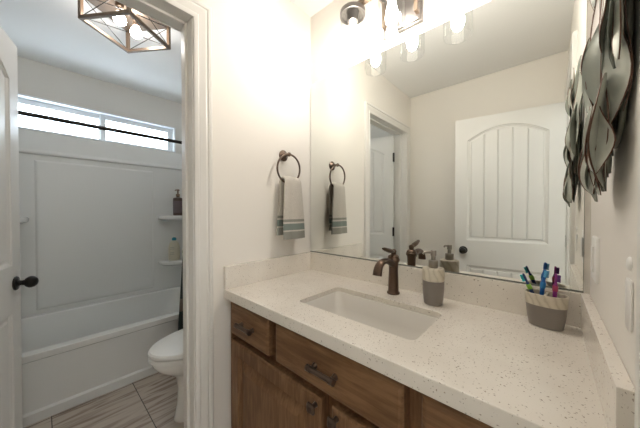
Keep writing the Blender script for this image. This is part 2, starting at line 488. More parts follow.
# ---------------------------------------------------------------- doors
def make_door(name, label, hinge, ang, mirrored):
    """door leaf along local +x from the hinge, faces at y = 0 and y = -0.035 (the side y=0 is in view)"""
    DW, DH, TH = 0.711, 2.03, 0.035
    d = thing(name, label, 'door', hinge, ang, kind=ST)
    st = 0.089

    def arch(ins, z0=0.985, z1=1.843, rise=0.096):
        x0, x1 = st + ins, DW - st - ins
        L = [(x0, z0 + ins), (x1, z0 + ins)]
        w_ = (DW - 2 * st) / 2
        for i in range(13):
            x = x1 + (x0 - x1) * i / 12
            L.append((x, z1 + rise * (1 - ((x - DW / 2) / w_) ** 2) - ins))
        return L

    def low(ins, z0=0.215, z1=0.775):
        return [(st + ins, z0 + ins), (DW - st - ins, z0 + ins), (DW - st - ins, z1 - ins), (st + ins, z1 - ins)]
    bm = B(0, DW, -TH + 0.012, -0.012, 0.006, DH)
    outer = [(0, 0.006), (DW, 0.006), (DW, DH), (0, DH)]
    sheet_with_holes(bm, outer, [arch(0), low(0)], lambda u, v, h: (u, h, v), -0.0125, 0.0)
    sheet_with_holes(bm, outer, [arch(0), low(0)], lambda u, v, h: (u, h, v), -TH + 0.0125, -TH)
    obj('slab', bm, 'door', d)
    for side in (0, 1):
        def P(u, v, h): return (u, -h if side == 0 else -TH + h, v)
        for fn in (arch, low):
            bm = bmesh.new()
            loft(bm, [[P(u, v, h) for u, v in fn(i)] for i, h in ((0, 0.0002), (0.003, 0.0002), (0.006, 0.005), (0.010, 0.006), (0.018, 0.0108), (0.031, 0.0116))], cap0=False, cap1=False)
            if fn is arch:                       # raised field of five vertical planks with v grooves
                L0, L1 = st + 0.03, DW - st - 0.03; pw = (L1 - L0) / 5; w_ = (DW - 2 * st) / 2
                top = lambda x, i: 1.843 + 0.096 * (1 - ((x - DW / 2) / w_) ** 2) - i
                for k in range(5):
                    a, b_ = L0 + pw * k, L0 + pw * (k + 1)
                    lo = []
                    for i, h in ((0.0006, 0.0114), (0.006, 0.0050)):
                        x0, x1 = a + i, b_ - i
                        pts = [(x0, 0.985 + 0.03 + i), (x1, 0.985 + 0.03 + i)] + [(x1 + (x0 - x1) * q / 4, top(x1 + (x0 - x1) * q / 4, 0.03 + i)) for q in range(5)]
                        lo.append([P(u, v, h) for u, v in pts])
                    loft(bm, lo, cap0=False)
            else:
                L0, L1 = st + 0.03, DW - st - 0.03; pw = (L1 - L0) / 5
                for k in range(5):
                    a, b_ = L0 + pw * k, L0 + pw * (k + 1)
                    loft(bm, [[P(u, v, h) for u, v in ((a + i, 0.245 + i), (b_ - i, 0.245 + i), (b_ - i, 0.745 - i), (a + i, 0.745 - i))] for i, h in ((0.0006, 0.0114), (0.006, 0.0050))], cap0=False)
            obj('panel', bm, 'door', d)
    for sgn, y in ((1, 0.0), (-1, -TH)):
        bm = bmesh.new()
        prof = [(0.031, 0), (0.033, 0.004), (0.030, 0.009), (0.013, 0.012), (0.011, 0.022), (0.013, 0.030), (0.021, 0.036), (0.027, 0.046), (0.0275, 0.054),
                (0.024, 0.064), (0.016, 0.072), (0.006, 0.0755)]
        lathe(bm, [(r, sgn * h) for r, h in prof], (DW - 0.066, y, 0.90), 28, 'y')
        k = obj('knob', bm, 'black', d, smooth=40)
        tag(k, 'dark bronze egg shaped door knob')
    obj('latch_plate', B(DW - 0.0005, DW + 0.001, -TH / 2 - 0.012, -TH / 2 + 0.012, 0.87, 0.93), 'black', d)
    for z in (0.25, 1.02, 1.80):
        bm = bmesh.new()
        hy = 0.004 if mirrored else -TH - 0.004
        lathe(bm, [(0.010, -0.047), (0.010, 0.047)], (-0.004, hy, z), 12)
        box(bm, -0.0025, -0.0002, -TH + 0.002 if not mirrored else -TH + 0.006, -0.006 if not mirrored else -0.002, z - 0.044, z + 0.044)
        obj('hinge', bm, 'black', d, smooth=40)
    return d


ang = math.atan2(-1.240 + 1.400, -0.812 + 0.118)
make_door('door_1', 'white panel door with dark egg knob standing open at the photo left edge', (-0.812 + 0.711 * -math.cos(ang) * 1.0, -1.240 - 0.711 * math.sin(ang), 0), ang, False)
ang2 = PI - math.radians(7.5)
# the leaf runs towards -x; its side facing the mirror is local y = -0.035
make_door('door_2', 'white arched plank door standing open, seen reflected in the mirror', (0.488 + 0.711 * math.cos(math.radians(7.5)) - 0.035 * math.sin(math.radians(7.5)), -1.339 - 0.711 * math.sin(math.radians(7.5)) - 0.035 * math.cos(math.radians(7.5)), 0), ang2, True)

# ---------------------------------------------------------------- bathtub, surround, rod, curtain
TX0, TX1 = BW + 0.001, -1.109
tub = thing('bathtub', 'white alcove bathtub under the high window', 'bathtub', (-1.53, -0.75, 0))


def L3(pts, z): return [(x + 1.53, y + 0.75, z) for x, y in pts]


bm = bmesh.new()
o_ = lambda i: rrect(TX0, TX1 - i, SY + 0.001, -0.001, 0.006, 6)
inn = lambda f, b_, e, r: rrect(TX0 + b_, TX1 - f, SY + e, -e, r, 6)
loft(bm, [L3(o_(0.0), 0.0), L3(o_(0.0), 0.055), L3(o_(0.012), 0.066), L3(o_(0.014), 0.356), L3(o_(0.0), 0.366), L3(o_(0.0), 0.400), L3(o_(0.005), 0.405),
          L3(inn(0.060, 0.05, 0.07, 0.10), 0.405), L3(inn(0.070, 0.06, 0.08, 0.10), 0.396), L3(inn(0.090, 0.085, 0.13, 0.12), 0.25), L3(inn(0.12, 0.12, 0.22, 0.12), 0.10),
          L3(inn(0.17, 0.17, 0.28, 0.10), 0.075)])
obj('tub_shell', bm, 'acrylic', tub, smooth=33)
bm = bmesh.new(); lathe(bm, [(0.03, 0.0755), (0.03, 0.079), (0.024, 0.081), (0.001, 0.080)], (0, 0.42, 0), 20)
obj('drain', bm, 'steel', tub, smooth=40)

sur = thing('tub_surround', 'white moulded tub surround panels with corner shelves below the window', 'shower surround', (BW, -0.75, 0.405))
TZ = 0.406


def bk(y0, y1, z0, z1, i=0.0): return [(y0 + i, z0 + i), (y1 - i, z0 + i), (y1 - i, z1 - i), (y0 + i, z1 - i)]


def to_x(L, x): return [(x, y + 0.75, z - 0.405) for y, z in L]


bm = B(0.001, 0.018, SY + 0.75 + 0.002, 0.748, TZ - 0.405, 1.695 - 0.405)
loft(bm, [to_x(bk(-1.172, -0.357, 0.44, 1.648, i), x) for i, x in ((0, 0.0175), (0.004, 0.020), (0.012, 0.024), (0.02, 0.025))], cap0=False)
obj('back_panel', bm, 'acrylic', sur, bevel=0.002)
bm = bmesh.new()
prof = [(0.001, 1.690), (0.030, 1.690), (0.038, 1.697), (0.038, 1.708), (0.030, 1.716), (0.020, 1.735), (0.016, 1.862), (0.012, 1.872), (0.001, 1.874)]
loft(bm, [[(x, y + 0.75, z - 0.405) for x, z in prof] for y in (SY + 0.002, -0.002)])
obj('top_flange', bm, 'acrylic', sur, smooth=35)
for y0, y1 in ((-0.018, -0.001), (SY + 0.001, SY + 0.018)):
    bm = B(0.018, TX1 - BW - 0.15, y0 + 0.75, y1 + 0.75, TZ - 0.405, 1.874 - 0.405)
    obj('end_panel', bm, 'acrylic', sur, bevel=0.003)


def shelf(yc, sgn, z):
    bm = bmesh.new(); R_ = 0.30; arc = []
    for i in range(15):
        a = PI / 2 * i / 14
        arc.append((0.018 + R_ * 0.60 * math.sin(a) ** 0.75, yc + sgn * R_ * math.cos(a) ** 0.75))
    def Lp(k, zz): return [(0.0185 + (x - 0.018) * k, yc + (y - yc) * k, zz - 0.405) for x, y in [(0.018, yc)] + arc]
    loft(bm, [Lp(0.88, z - 0.050), Lp(0.985, z - 0.036), Lp(1.0, z - 0.010), Lp(0.97, z)])
    return obj('corner_shelf', bm, 'acrylic', sur, smooth=50)


for z in (1.19, 0.715):
    shelf(0.75 - 0.019, -1, z); shelf(SY + 0.75 + 0.019, 1, z)

rod = thing('shower_rod', 'dark straight shower rod in front of the window', 'shower rod', (-1.12, -0.75, 1.796))
bm = bmesh.new(); tube(bm, [(0, SY + 0.752, 0), (0, 0.732, 0)], 0.0125, 16); obj('rod', bm, 'black', rod, smooth=40)
for y, s_ in ((0.749, -1), (SY + 0.751, 1)):
    bm = bmesh.new(); lathe(bm, [(0.03, 0.0), (0.03, s_ * 0.006), (0.018, s_ * 0.016), (0.0125, s_ * 0.018)], (0, y, 0), 20, 'y'); obj('end_flange', bm, 'black', rod, smooth=40)

cur = thing('shower_curtain', 'dark bunched shower curtain hanging at the tub end behind the toilet', 'shower curtain', (0, 0, 0))
bm = bmesh.new(); rows = []
NZ, NU = 14, 60
for k in range(NZ + 1):
    z = 1.752 - (1.752 - 0.14) * k / NZ
    yl = -0.30 - 0.125 * (k / NZ) ** 0.8
    row = []
    for i in range(NU + 1):
        u = i / NU
        row.append(bm.verts.new((-1.074 + 0.026 * math.sin(u * 2 * PI * 6 + 0.5 * k / NZ), yl + (-0.025 - yl) * u, z)))
    rows.append(row)
for k in range(NZ):
    for i in range(NU): bm.faces.new((rows[k][i], rows[k][i + 1], rows[k + 1][i + 1], rows[k + 1][i]))
bmesh.ops.recalc_face_normals(bm, faces=bm.faces[:])
bmesh.ops.solidify(bm, geom=bm.faces[:], thickness=0.002)
obj('cloth', bm, 'curtain', cur, smooth=60)
for i in range(6):
    y = -0.055 - 0.045 * i
    bm = bmesh.new(); tube(bm, [(-1.12 + 0.022 * math.cos(a), y, 1.789 + 0.024 * math.sin(a)) for a in [2 * PI * q / 16 for q in range(17)]], 0.002, 6)
    tube(bm, [(-1.098, y, 1.788), (-1.082, y, 1.765), (-1.074, y, 1.745)], 0.002, 6)
    obj('ring', bm, 'black', cur, smooth=60)

# bottles on the corner shelves
b1 = thing('soap_bottle', 'dark brown pump bottle on the upper corner shelf of the tub', 'bottle', (-1.845, -0.150, 1.1905), group='bottles on the tub shelves')
bm = bmesh.new(); lathe(bm, [(0.043, 0), (0.047, 0.004), (0.047, 0.175), (0.043, 0.186), (0.018, 0.194), (0.015, 0.206)], n=28); obj('bottle_body', bm, 'brown_bottle', b1, smooth=40)
bm = bmesh.new(); lathe(bm, [(0.0473, 0.030), (0.0476, 0.031), (0.0476, 0.155), (0.0473, 0.156)], n=28); obj('label_band', bm, 'bottle_label', b1, smooth=40)
bm = bmesh.new(); lathe(bm, [(0.019, 0.204), (0.019, 0.228), (0.008, 0.231), (0.008, 0.262), (0.016, 0.264), (0.016, 0.278), (0.006, 0.280)], n=20)
tube(bm, [(0, 0, 0.271), (0.024, -0.028, 0.271), (0.031, -0.037, 0.264)], 0.0055, 8); obj('pump', bm, 'pump_tan', b1, smooth=40)
b2 = thing('lotion_bottle', 'cream bottle with teal cap on the lower corner shelf', 'bottle', (-1.845, -0.190, 0.7155), group='bottles on the tub shelves')
bm = bmesh.new(); lathe(bm, [(0.048, 0), (0.055, 0.006), (0.058, 0.07), (0.055, 0.145), (0.045, 0.182), (0.026, 0.204), (0.018, 0.212)], n=28, sy=0.98, sx=0.7); obj('bottle_body', bm, 'cream_bottle', b2, smooth=50)
bm = bmesh.new(); lathe(bm, [(0.019, 0.211), (0.021, 0.213), (0.021, 0.232), (0.015, 0.240), (0.008, 0.243)], n=20)
tube(bm, [(0, 0, 0.237), (0.020, -0.014, 0.239)], 0.006, 8); obj('cap', bm, 'teal', b2, smooth=40)
for z, hw, r in ((0.140, 0.36, 0.0556), (0.124, 0.45, 0.0564), (0.086, 0.3, 0.0580), (0.070, 0.38, 0.0582)):
    bm = bmesh.new()
    pts = [(r * 0.7 * math.cos(a), r * 0.98 * math.sin(a), z) for a in [-0.6 + hw * (q / 6 - 0.5) * 2 for q in range(7)]]
    tube(bm, pts, 0.0018, 6); obj('print_mark', bm, 'print', b2, smooth=60)
b3 = thing('shampoo_bottle', 'slim green topped bottle beside the cream bottle on lower shelf', 'bottle', (-1.800, -0.100, 0.7155), group='bottles on the tub shelves')
bm = bmesh.new(); lathe(bm, [(0.022, 0), (0.025, 0.004), (0.025, 0.11), (0.018, 0.125), (0.012, 0.13)], n=24); obj('bottle_body', bm, 'cream_bottle', b3, smooth=40)
bm = bmesh.new(); lathe(bm, [(0.0255, 0.07), (0.0258, 0.071), (0.0258, 0.10), (0.0255, 0.101)], n=24); obj('label_band', bm, 'green_bottle', b3, smooth=40)
bm = bmesh.new(); lathe(bm, [(0.013, 0.129), (0.013, 0.15), (0.011, 0.153)], n=20); obj('cap', bm, 'green_bottle', b3, smooth=40)

# ---------------------------------------------------------------- toilet
to = thing('toilet', 'white toilet with closed lid beside the bathtub', 'toilet', (-0.515, -0.014, 0))
TU = 0.028


def egg(hw, y0, y1, z, n=40, sq=1.0):
    """elongated bowl outline: back y1, front y0"""
    L = []; yc = y1 - hw * 1.05; z = z + TU * min(1, max(0, z - 0.1) / 0.22)
    for i in range(n):
        a = 2 * PI * i / n; c_, s_ = math.cos(a), math.sin(a)
        x = hw * (abs(c_) ** sq) * (1 if c_ >= 0 else -1)
        y = yc + (s_ * (y1 - yc) if s_ > 0 else s_ * (yc - y0))
        L.append((x, y, z))
    return L


bm = bmesh.new()
loft(bm, [egg(0.105, -0.605, -0.16, 0.0), egg(0.108, -0.610, -0.158, 0.012), egg(0.100, -0.602, -0.165, 0.03), egg(0.092, -0.590, -0.17, 0.10), egg(0.090, -0.585, -0.17, 0.18), egg(0.098, -0.595, -0.17, 0.24),
          egg(0.128, -0.635, -0.18, 0.272), egg(0.160, -0.690, -0.19, 0.308), egg(0.174, -0.712, -0.20, 0.338), egg(0.178, -0.718, -0.20, 0.358), egg(0.176, -0.716, -0.20, 0.366), egg(0.15, -0.69, -0.22, 0.366)])
obj('bowl', bm, 'porcelain', to, smooth=50)
bm = bmesh.new(); loft(bm, [egg(0.164, -0.700, -0.228, 0.3655), egg(0.164, -0.700, -0.228, 0.371), egg(0.182, -0.726, -0.222, 0.3715), egg(0.186, -0.731, -0.220, 0.375), egg(0.186, -0.731, -0.220, 0.390), egg(0.182, -0.726, -0.224, 0.394), egg(0.160, -0.700, -0.23, 0.3942)])
obj('seat', bm, 'plastic', to, smooth=35)
bm = bmesh.new(); loft(bm, [egg(0.160, -0.700, -0.23, 0.3944), egg(0.160, -0.700, -0.23, 0.4005), egg(0.182, -0.727, -0.22, 0.401), egg(0.186, -0.732, -0.218, 0.4045), egg(0.186, -0.732, -0.218, 0.420), egg(0.181, -0.725, -0.224, 0.428), egg(0.14, -0.67, -0.25, 0.437), egg(0.07, -0.55, -0.31, 0.440)])
obj('lid', bm, 'plastic', to, smooth=35)
bm = bmesh.new()
loft(bm, [[(x, y, z) for x, y in rrect(-a, a, -0.205 + c_, -0.012, 0.03)] for a, c_, z in ((0.17, 0.02, 0.388), (0.185, 0.012, 0.418), (0.20, 0.0, 0.728), (0.20, 0.0, 0.743))])
obj('tank', bm, 'porcelain', to, smooth=50)
bm = bmesh.new()
loft(bm, [[(x, y, z) for x, y in rrect(-a, a, -0.215 + c_, -0.008, 0.03)] for a, c_, z in ((0.208, 0.0, 0.744), (0.212, -0.003, 0.750), (0.212, -0.003, 0.770), (0.203, 0.006, 0.780))])
obj('tank_lid', bm, 'porcelain', to, smooth=50)
bm = bmesh.new(); tube(bm, [(-0.14, -0.203, 0.69), (-0.14, -0.222, 0.69), (-0.10, -0.226, 0.685), (-0.07, -0.226, 0.680)], 0.007, 10); obj('flush_lever', bm, 'steel', to, smooth=50)
for x in (-0.07, 0.07):
    bm = bmesh.new(); lathe(bm, [(0.016, 0.395), (0.016, 0.456), (0.012, 0.462)], (x, -0.232, 0), 16)
    obj('seat_hinge', bm, 'plastic', to, smooth=50)

# ---------------------------------------------------------------- caged ceiling light
ca = math.radians(35)
cl = thing('caged_ceiling_light', 'square bronze caged ceiling light with two lit bulbs above the bathroom floor', 'ceiling light', (-0.748, -0.778, 2.28), ca)
h = 0.146; t_ = 0.0085; H_ = 0.158
bm = bmesh.new()
for a, b_ in (((-h, -h), (h, -h)), ((h, -h), (h, h)), ((h, h), (-h, h)), ((-h, h), (-h, -h))):
    dx = t_ if a[1] == b_[1] else 0; dy = t_ - dx
    x0, x1 = sorted((a[0], b_[0])); y0, y1 = sorted((a[1], b_[1]))
    e = 0 if dx else -t_
    box(bm, x0 - t_ if dx else x0 - t_, x1 + t_, y0 - (t_ if dx else -t_), y1 + (t_ if dx else -t_), 0, 2 * t_)
obj('lower_frame', bm, 'copperish', cl, bevel=0.001)
for sx in (-1, 1):
    for sy in (-1, 1):
        obj('post', B(sx * h - t_, sx * h + t_, sy * h - t_, sy * h + t_, 2 * t_, H_ - 0.022), 'copperish', cl, bevel=0.001)
obj('ceiling_plate', B(-h - t_, h + t_, -h - t_, h + t_, H_ - 0.022, H_), 'copperish', cl, bevel=0.002)
for k in range(4):
    a = k * PI / 2; R_ = Matrix.Rotation(a, 3, 'Z')
    bm = bmesh.new()
    for s_ in (-1, 1):
        tube(bm, [R_ @ Vector((s_ * h, -h, 0.014)), R_ @ Vector((-s_ * h, -h, H_ - 0.024))], 0.0022, 6)
    obj('cross_wire', bm, 'black', cl, smooth=60)
for s_ in (-1, 1):
    bm = bmesh.new(); lathe(bm, [(0.022, H_ - 0.022), (0.022, H_ - 0.04), (0.017, H_ - 0.044), (0.017, H_ - 0.066)], (0, s_ * 0.055, 0), 20); so = obj('socket', bm, 'copperish', cl, smooth=40)
    bm = bmesh.new(); lathe(bm, [(0.013, H_ - 0.066), (0.016, H_ - 0.074), (0.027, H_ - 0.092), (0.0305, H_ - 0.107), (0.027, H_ - 0.122), (0.016, H_ - 0.133), (0.002, H_ - 0.136)], (0, s_ * 0.055, 0), 20)
    tag(obj('bulb', bm, 'cagebulb', so, smooth=60), 'lit white bulb')

# ---------------------------------------------------------------- vanity cabinet
KZ = 0.8796
SPZ = 0.985
vc = thing('vanity_cabinet', 'dark stained wood vanity cabinet under the speckled countertop', 'cabinet', (0.605, -0.3, 0))
CX0, CX1 = 0.014, RW - 0.002


def vx(bm):
    bmesh.ops.translate(bm, vec=(-0.605, 0.3, 0), verts=bm.verts[:]); return bm


bm = B(CX0, CX0 + 0.018, -0.496, -0.02, 0.0, 0.8372); box(bm, CX1 - 0.018, CX1, -0.496, -0.02, 0.0, 0.8372)
box(bm, CX0 + 0.018, CX1 - 0.018, -0.496, -0.02, 0.10, 0.118); box(bm, CX0 + 0.018, CX1 - 0.018, -0.03, -0.02, 0.118, 0.8372)
box(bm, CX0 + 0.018, CX1 - 0.018, -0.46, -0.445, 0.0, 0.10)
obj('carcass', vx(bm), 'wood_v', vc)
bm = B(CX0, 0.05, -0.5139, -0.496, 0.10, 0.8372); box(bm, 1.16, CX1, -0.514, -0.496, 0.10, 0.8372)
for z0, z1 in ((0.80, 0.8372), (0.640, 0.690), (0.10, 0.14)): box(bm, 0.05, 1.16, -0.514, -0.496, z0, z1)
for x0, x1 in ((0.30, 0.365), (0.845, 0.905)): box(bm, x0, x1, -0.514, -0.496, 0.690, 0.80)
box(bm, 0.575, 0.638, -0.514, -0.496, 0.14, 0.640)
obj('face_frame', vx(bm), 'wood_v', vc)


obj('filler_strip', vx(B(0.0012, 0.0135, -0.5385, -0.48, 0.0, 0.8372)), 'wood_v', vc)


def pull(parent, xc, z, y):
    bm = bmesh.new(); L = 0.054
    tube(bm, [(xc - L, y - 0.024, z), (xc + L, y - 0.024, z)], 0.0075, 14)
    for s_ in (-1, 1):
        lathe(bm, [(0.0098, -0.004), (0.0098, 0.004)], (xc + s_ * 0.041, y - 0.024, z), 14, 'x')
        lathe(bm, [(0.0098, -0.004), (0.0098, 0.004)], (xc + s_ * (L - 0.003), y - 0.024, z), 14, 'x')
        lathe(bm, [(0.010, 0.0), (0.009, -0.004), (0.0075, -0.008), (0.0075, -0.022)], (xc + s_ * 0.041, y, z), 14, 'y')
    o = obj('pull', vx(bm), 'bronze', parent, smooth=40); tag(o, 'bronze bar pull'); return o


DP = [(0, 0), (0, 0.034), (0.004, 0.038), (0.012, 0.041), (0.016, 0.041)]
for x0, x1 in ((0.030, 0.312), (0.355, 0.852), (0.894, 1.182)):
    bm = bmesh.new(); profile_front(bm, x0, x1, 0.677, 0.819, -0.5142, DP)
    d_ = obj('drawer_front', vx(bm), 'wood_h', vc)
    pull(d_, (x0 + x1) / 2, 0.750, -0.5552)
CP = [(0, 0), (0, 0.035), (0.004, 0.039), (0.010, 0.041), (0.060, 0.041), (0.065, 0.034), (0.069, 0.026), (0.074, 0.025), (0.112, 0.038), (0.118, 0.0395)]
for x0, x1, kx in ((0.030, 0.586, 0.566), (0.628, 1.182, 0.650)):
    bm = bmesh.new(); profile_front(bm, x0, x1, 0.115, 0.652, -0.5142, CP)
    d_ = obj('cabinet_door', vx(bm), 'wood_v', vc)
    bm = bmesh.new(); lathe(bm, [(0.0085, 0), (0.007, -0.010), (0.007, -0.018)], (kx, -0.5552, 0.628), 14, 'y')
    q = 0.015
    loft(bm, [[(kx + a * s2, -0.5552 - y_, 0.628 + b_ * s2) for a, b_ in rrect(-1, 1, -1, 1, 0.25, 3)] for s2, y_ in ((0.008, 0.017), (q, 0.021), (q, 0.026), (q * 0.6, 0.031))])
    tag(obj('knob', vx(bm), 'bronze', d_, smooth=35), 'square bronze cabinet knob')

# countertop
SX0, SX1, SY0, SY1 = 0.364, 0.834, -0.446, -0.188
ct = bmesh.new()
hole = rrect(SX0, SX1, SY0, SY1, 0.024, 7)
outer = [(0.001, -0.5735), (RW - 0.001, -0.5735), (RW - 0.001, -0.001), (0.001, -0.001)]
sheet_with_holes(ct, outer, [hole], lambda u, v, h: (u, v, h), KZ - 0.021, KZ)
box(ct, 0.0008, RW - 0.0008, -0.5738, -0.533, KZ - 0.042, KZ - 0.0028)
o = obj('countertop', ct, 'quartz', None, bevel=0.0025, seg=3)
tag(o, 'cream speckled quartz countertop with cutout for the white sink', 'countertop')
Gs = 'speckled backsplash strips'
tag(obj('backsplash', B(0.001, RW - 0.001, -0.0205, -0.0005, KZ + 0.0003, SPZ), 'quartz', None, bevel=0.0015), 'long speckled backsplash strip along the bottom of the mirror', 'backsplash', Gs)
tag(obj('backsplash', B(0.0005, 0.0205, -0.5735, -0.0207, KZ + 0.0003, SPZ), 'quartz', None, bevel=0.0015), 'short speckled backsplash strip on the wall below the towel', 'backsplash', Gs)
tag(obj('backsplash', B(RW - 0.0205, RW - 0.0005, -0.5735, -0.0207, KZ + 0.0003, SPZ), 'quartz', None, bevel=0.0015), 'short speckled backsplash strip on the wall below the light switch', 'backsplash', Gs)

# sink
sk = thing('sink', 'white rectangular undermount sink set in the countertop', 'sink', (0.6045, -0.318, KZ - 0.0215))


def sl(e, z, r):
    return [(x - 0.6045, y + 0.318, z) for x, y in rrect(SX0 - e, SX1 + e, SY0 - e, SY1 + e, r, 7)]


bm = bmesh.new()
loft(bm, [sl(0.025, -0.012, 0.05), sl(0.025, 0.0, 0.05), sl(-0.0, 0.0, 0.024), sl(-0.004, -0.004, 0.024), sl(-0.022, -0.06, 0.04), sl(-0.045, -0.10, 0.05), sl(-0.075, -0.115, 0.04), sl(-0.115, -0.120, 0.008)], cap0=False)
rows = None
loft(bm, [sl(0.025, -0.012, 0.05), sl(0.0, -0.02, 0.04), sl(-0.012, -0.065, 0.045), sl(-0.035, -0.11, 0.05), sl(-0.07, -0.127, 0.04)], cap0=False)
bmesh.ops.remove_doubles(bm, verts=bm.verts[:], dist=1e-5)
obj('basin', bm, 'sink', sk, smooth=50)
bm = bmesh.new(); lathe(bm, [(0.026, -0.1195), (0.026, -0.116), (0.018, -0.115), (0.016, -0.117), (0.001, -0.117)], (0, 0, 0), 24)
tag(obj('drain', bm, 'faucet', sk, smooth=40), 'bronze sink drain')

# faucet
fa = thing('faucet', 'bronze single lever faucet behind the sink', 'faucet', (0.606, -0.103, KZ))
bm = bmesh.new()
lathe(bm, [(0.026, 0.0), (0.0275, 0.002), (0.0275, 0.006), (0.024, 0.010), (0.0225, 0.014), (0.0215, 0.05), (0.0195, 0.10), (0.0205, 0.125), (0.0225, 0.138), (0.026, 0.143), (0.0265, 0.148),
           (0.026, 0.153), (0.023, 0.156), (0.023, 0.163), (0.018, 0.168), (0.010, 0.172)], n=32)
obj('body', bm, 'faucet', fa, smooth=35)
bm = bmesh.new()
pts = bez((0, -0.010, 0.128), (0, -0.07, 0.165), (0, -0.135, 0.165), (0, -0.140, 0.104), 18)
loops = []
for i, p in enumerate(pts):
    a = pts[max(0, i - 1)]; b_ = pts[min(len(pts) - 1, i + 1)]; t = (b_ - a).normalized()
    up = Vector((1, 0, 0)).cross(t).normalized(); f = i / (len(pts) - 1)
    rw = 0.017 - 0.002 * math.sin(f * PI) + 0.003 * f; rh = 0.013 - 0.002 * f
    loops.append([p + Vector((1, 0, 0)) * (rw * math.cos(2 * PI * k / 18)) + up * (rh * math.sin(2 * PI * k / 18)) for k in range(18)])
loft(bm, loops); obj('spout', bm, 'faucet', fa, smooth=45)
bm = bmesh.new()
lathe(bm, [(0.010, 0.168), (0.012, 0.176), (0.013, 0.184), (0.009, 0.192), (0.002, 0.194)], n=20)
pts = bez((0, 0.004, 0.183), (0, -0.02, 0.186), (0, -0.05, 0.193), (0, -0.098, 0.207), 12)
loops = []
for i, p in enumerate(pts):
    f = i / 12; r = 0.006 + 0.0065 * math.sin(min(1, f * 1.05) * PI) ** 1.0 + 0.002 * f
    if i == 12: r = 0.003
    loops.append([p + Vector((r * 1.05 * math.cos(2 * PI * k / 14), 0, r * 0.75 * math.sin(2 * PI * k / 14))) for k in range(14)])
loft(bm, loops); obj('lever', bm, 'faucet', fa, smooth=50)

# soap dispenser
sd = thing('soap_dispenser', 'taupe soap dispenser with cream wood look band and steel pump beside faucet', 'soap dispenser', (0.776, -0.112, KZ), 0)
bm = bmesh.new(); lathe(bm, [(0.030, 0), (0.033, 0.002), (0.0355, 0.02), (0.0385, 0.06), (0.0392, 0.092)], n=36); obj('body', bm, 'taupe', sd, smooth=40)
bm = bmesh.new(); lathe(bm, [(0.0385, 0.0921), (0.0397, 0.0935), (0.0393, 0.134), (0.0375, 0.139), (0.020, 0.1405)], n=36); tag(obj('band', bm, 'woodband', sd, smooth=40), 'cream wood grain upper band')
bm = bmesh.new(); lathe(bm, [(0.0165, 0.1406), (0.0175, 0.142), (0.0175, 0.166), (0.0165, 0.168), (0.008, 0.169), (0.008, 0.186), (0.0105, 0.187), (0.0105, 0.205), (0.0095, 0.207)], n=24)
tube(bm, [(0, 0, 0.199), (-0.017, -0.014, 0.200), (-0.027, -0.024, 0.198), (-0.030, -0.027, 0.192)], [0.0055, 0.005, 0.0042, 0.004], 10)
tag(obj('pump', bm, 'steel', sd, smooth=40), 'brushed steel pump head')

# toothbrush holder
TBX, TBY = 1.102, -0.077
th = thing('toothbrush_holder', 'oval taupe toothbrush holder with cream band near the mirror corner', 'toothbrush holder', (TBX, TBY, KZ), math.radians(-8))


def ov(a, b_, z, n=40, p=0.82):
    return [(a * abs(math.cos(t)) ** p * math.copysign(1, math.cos(t)), b_ * abs(math.sin(t)) ** p * math.copysign(1, math.sin(t)), z) for t in [2 * PI * i / n for i in range(n)]]


bm = bmesh.new(); loft(bm, [ov(0.038, 0.024, 0), ov(0.041, 0.027, 0.002), ov(0.0455, 0.031, 0.03), ov(0.049, 0.034, 0.068)]); obj('body', bm, 'taupe', th, smooth=40)
bm = bmesh.new(); loft(bm, [ov(0.0495, 0.0345, 0.0681), ov(0.0515, 0.036, 0.102), ov(0.050, 0.0345, 0.1035), ov(0.0475, 0.032, 0.1025), ov(0.0465, 0.031, 0.075)], cap0=False)
box(bm, -0.003, 0.003, -0.0325, 0.0325, 0.075, 0.100)
tag(obj('band', bm, 'woodband', th, smooth=40), 'cream wood grain upper band')
for s_ in (-1, 1):
    bm = bmesh.new(); lathe(bm, [(0.0205, 0.0752), (0.0205, 0.0765)], (s_ * 0.024, 0, 0), 24, sy=1.2); obj('hole_shade_disc', bm, 'dark', th)  # near-black discs: the shade inside the holes is put into their colour


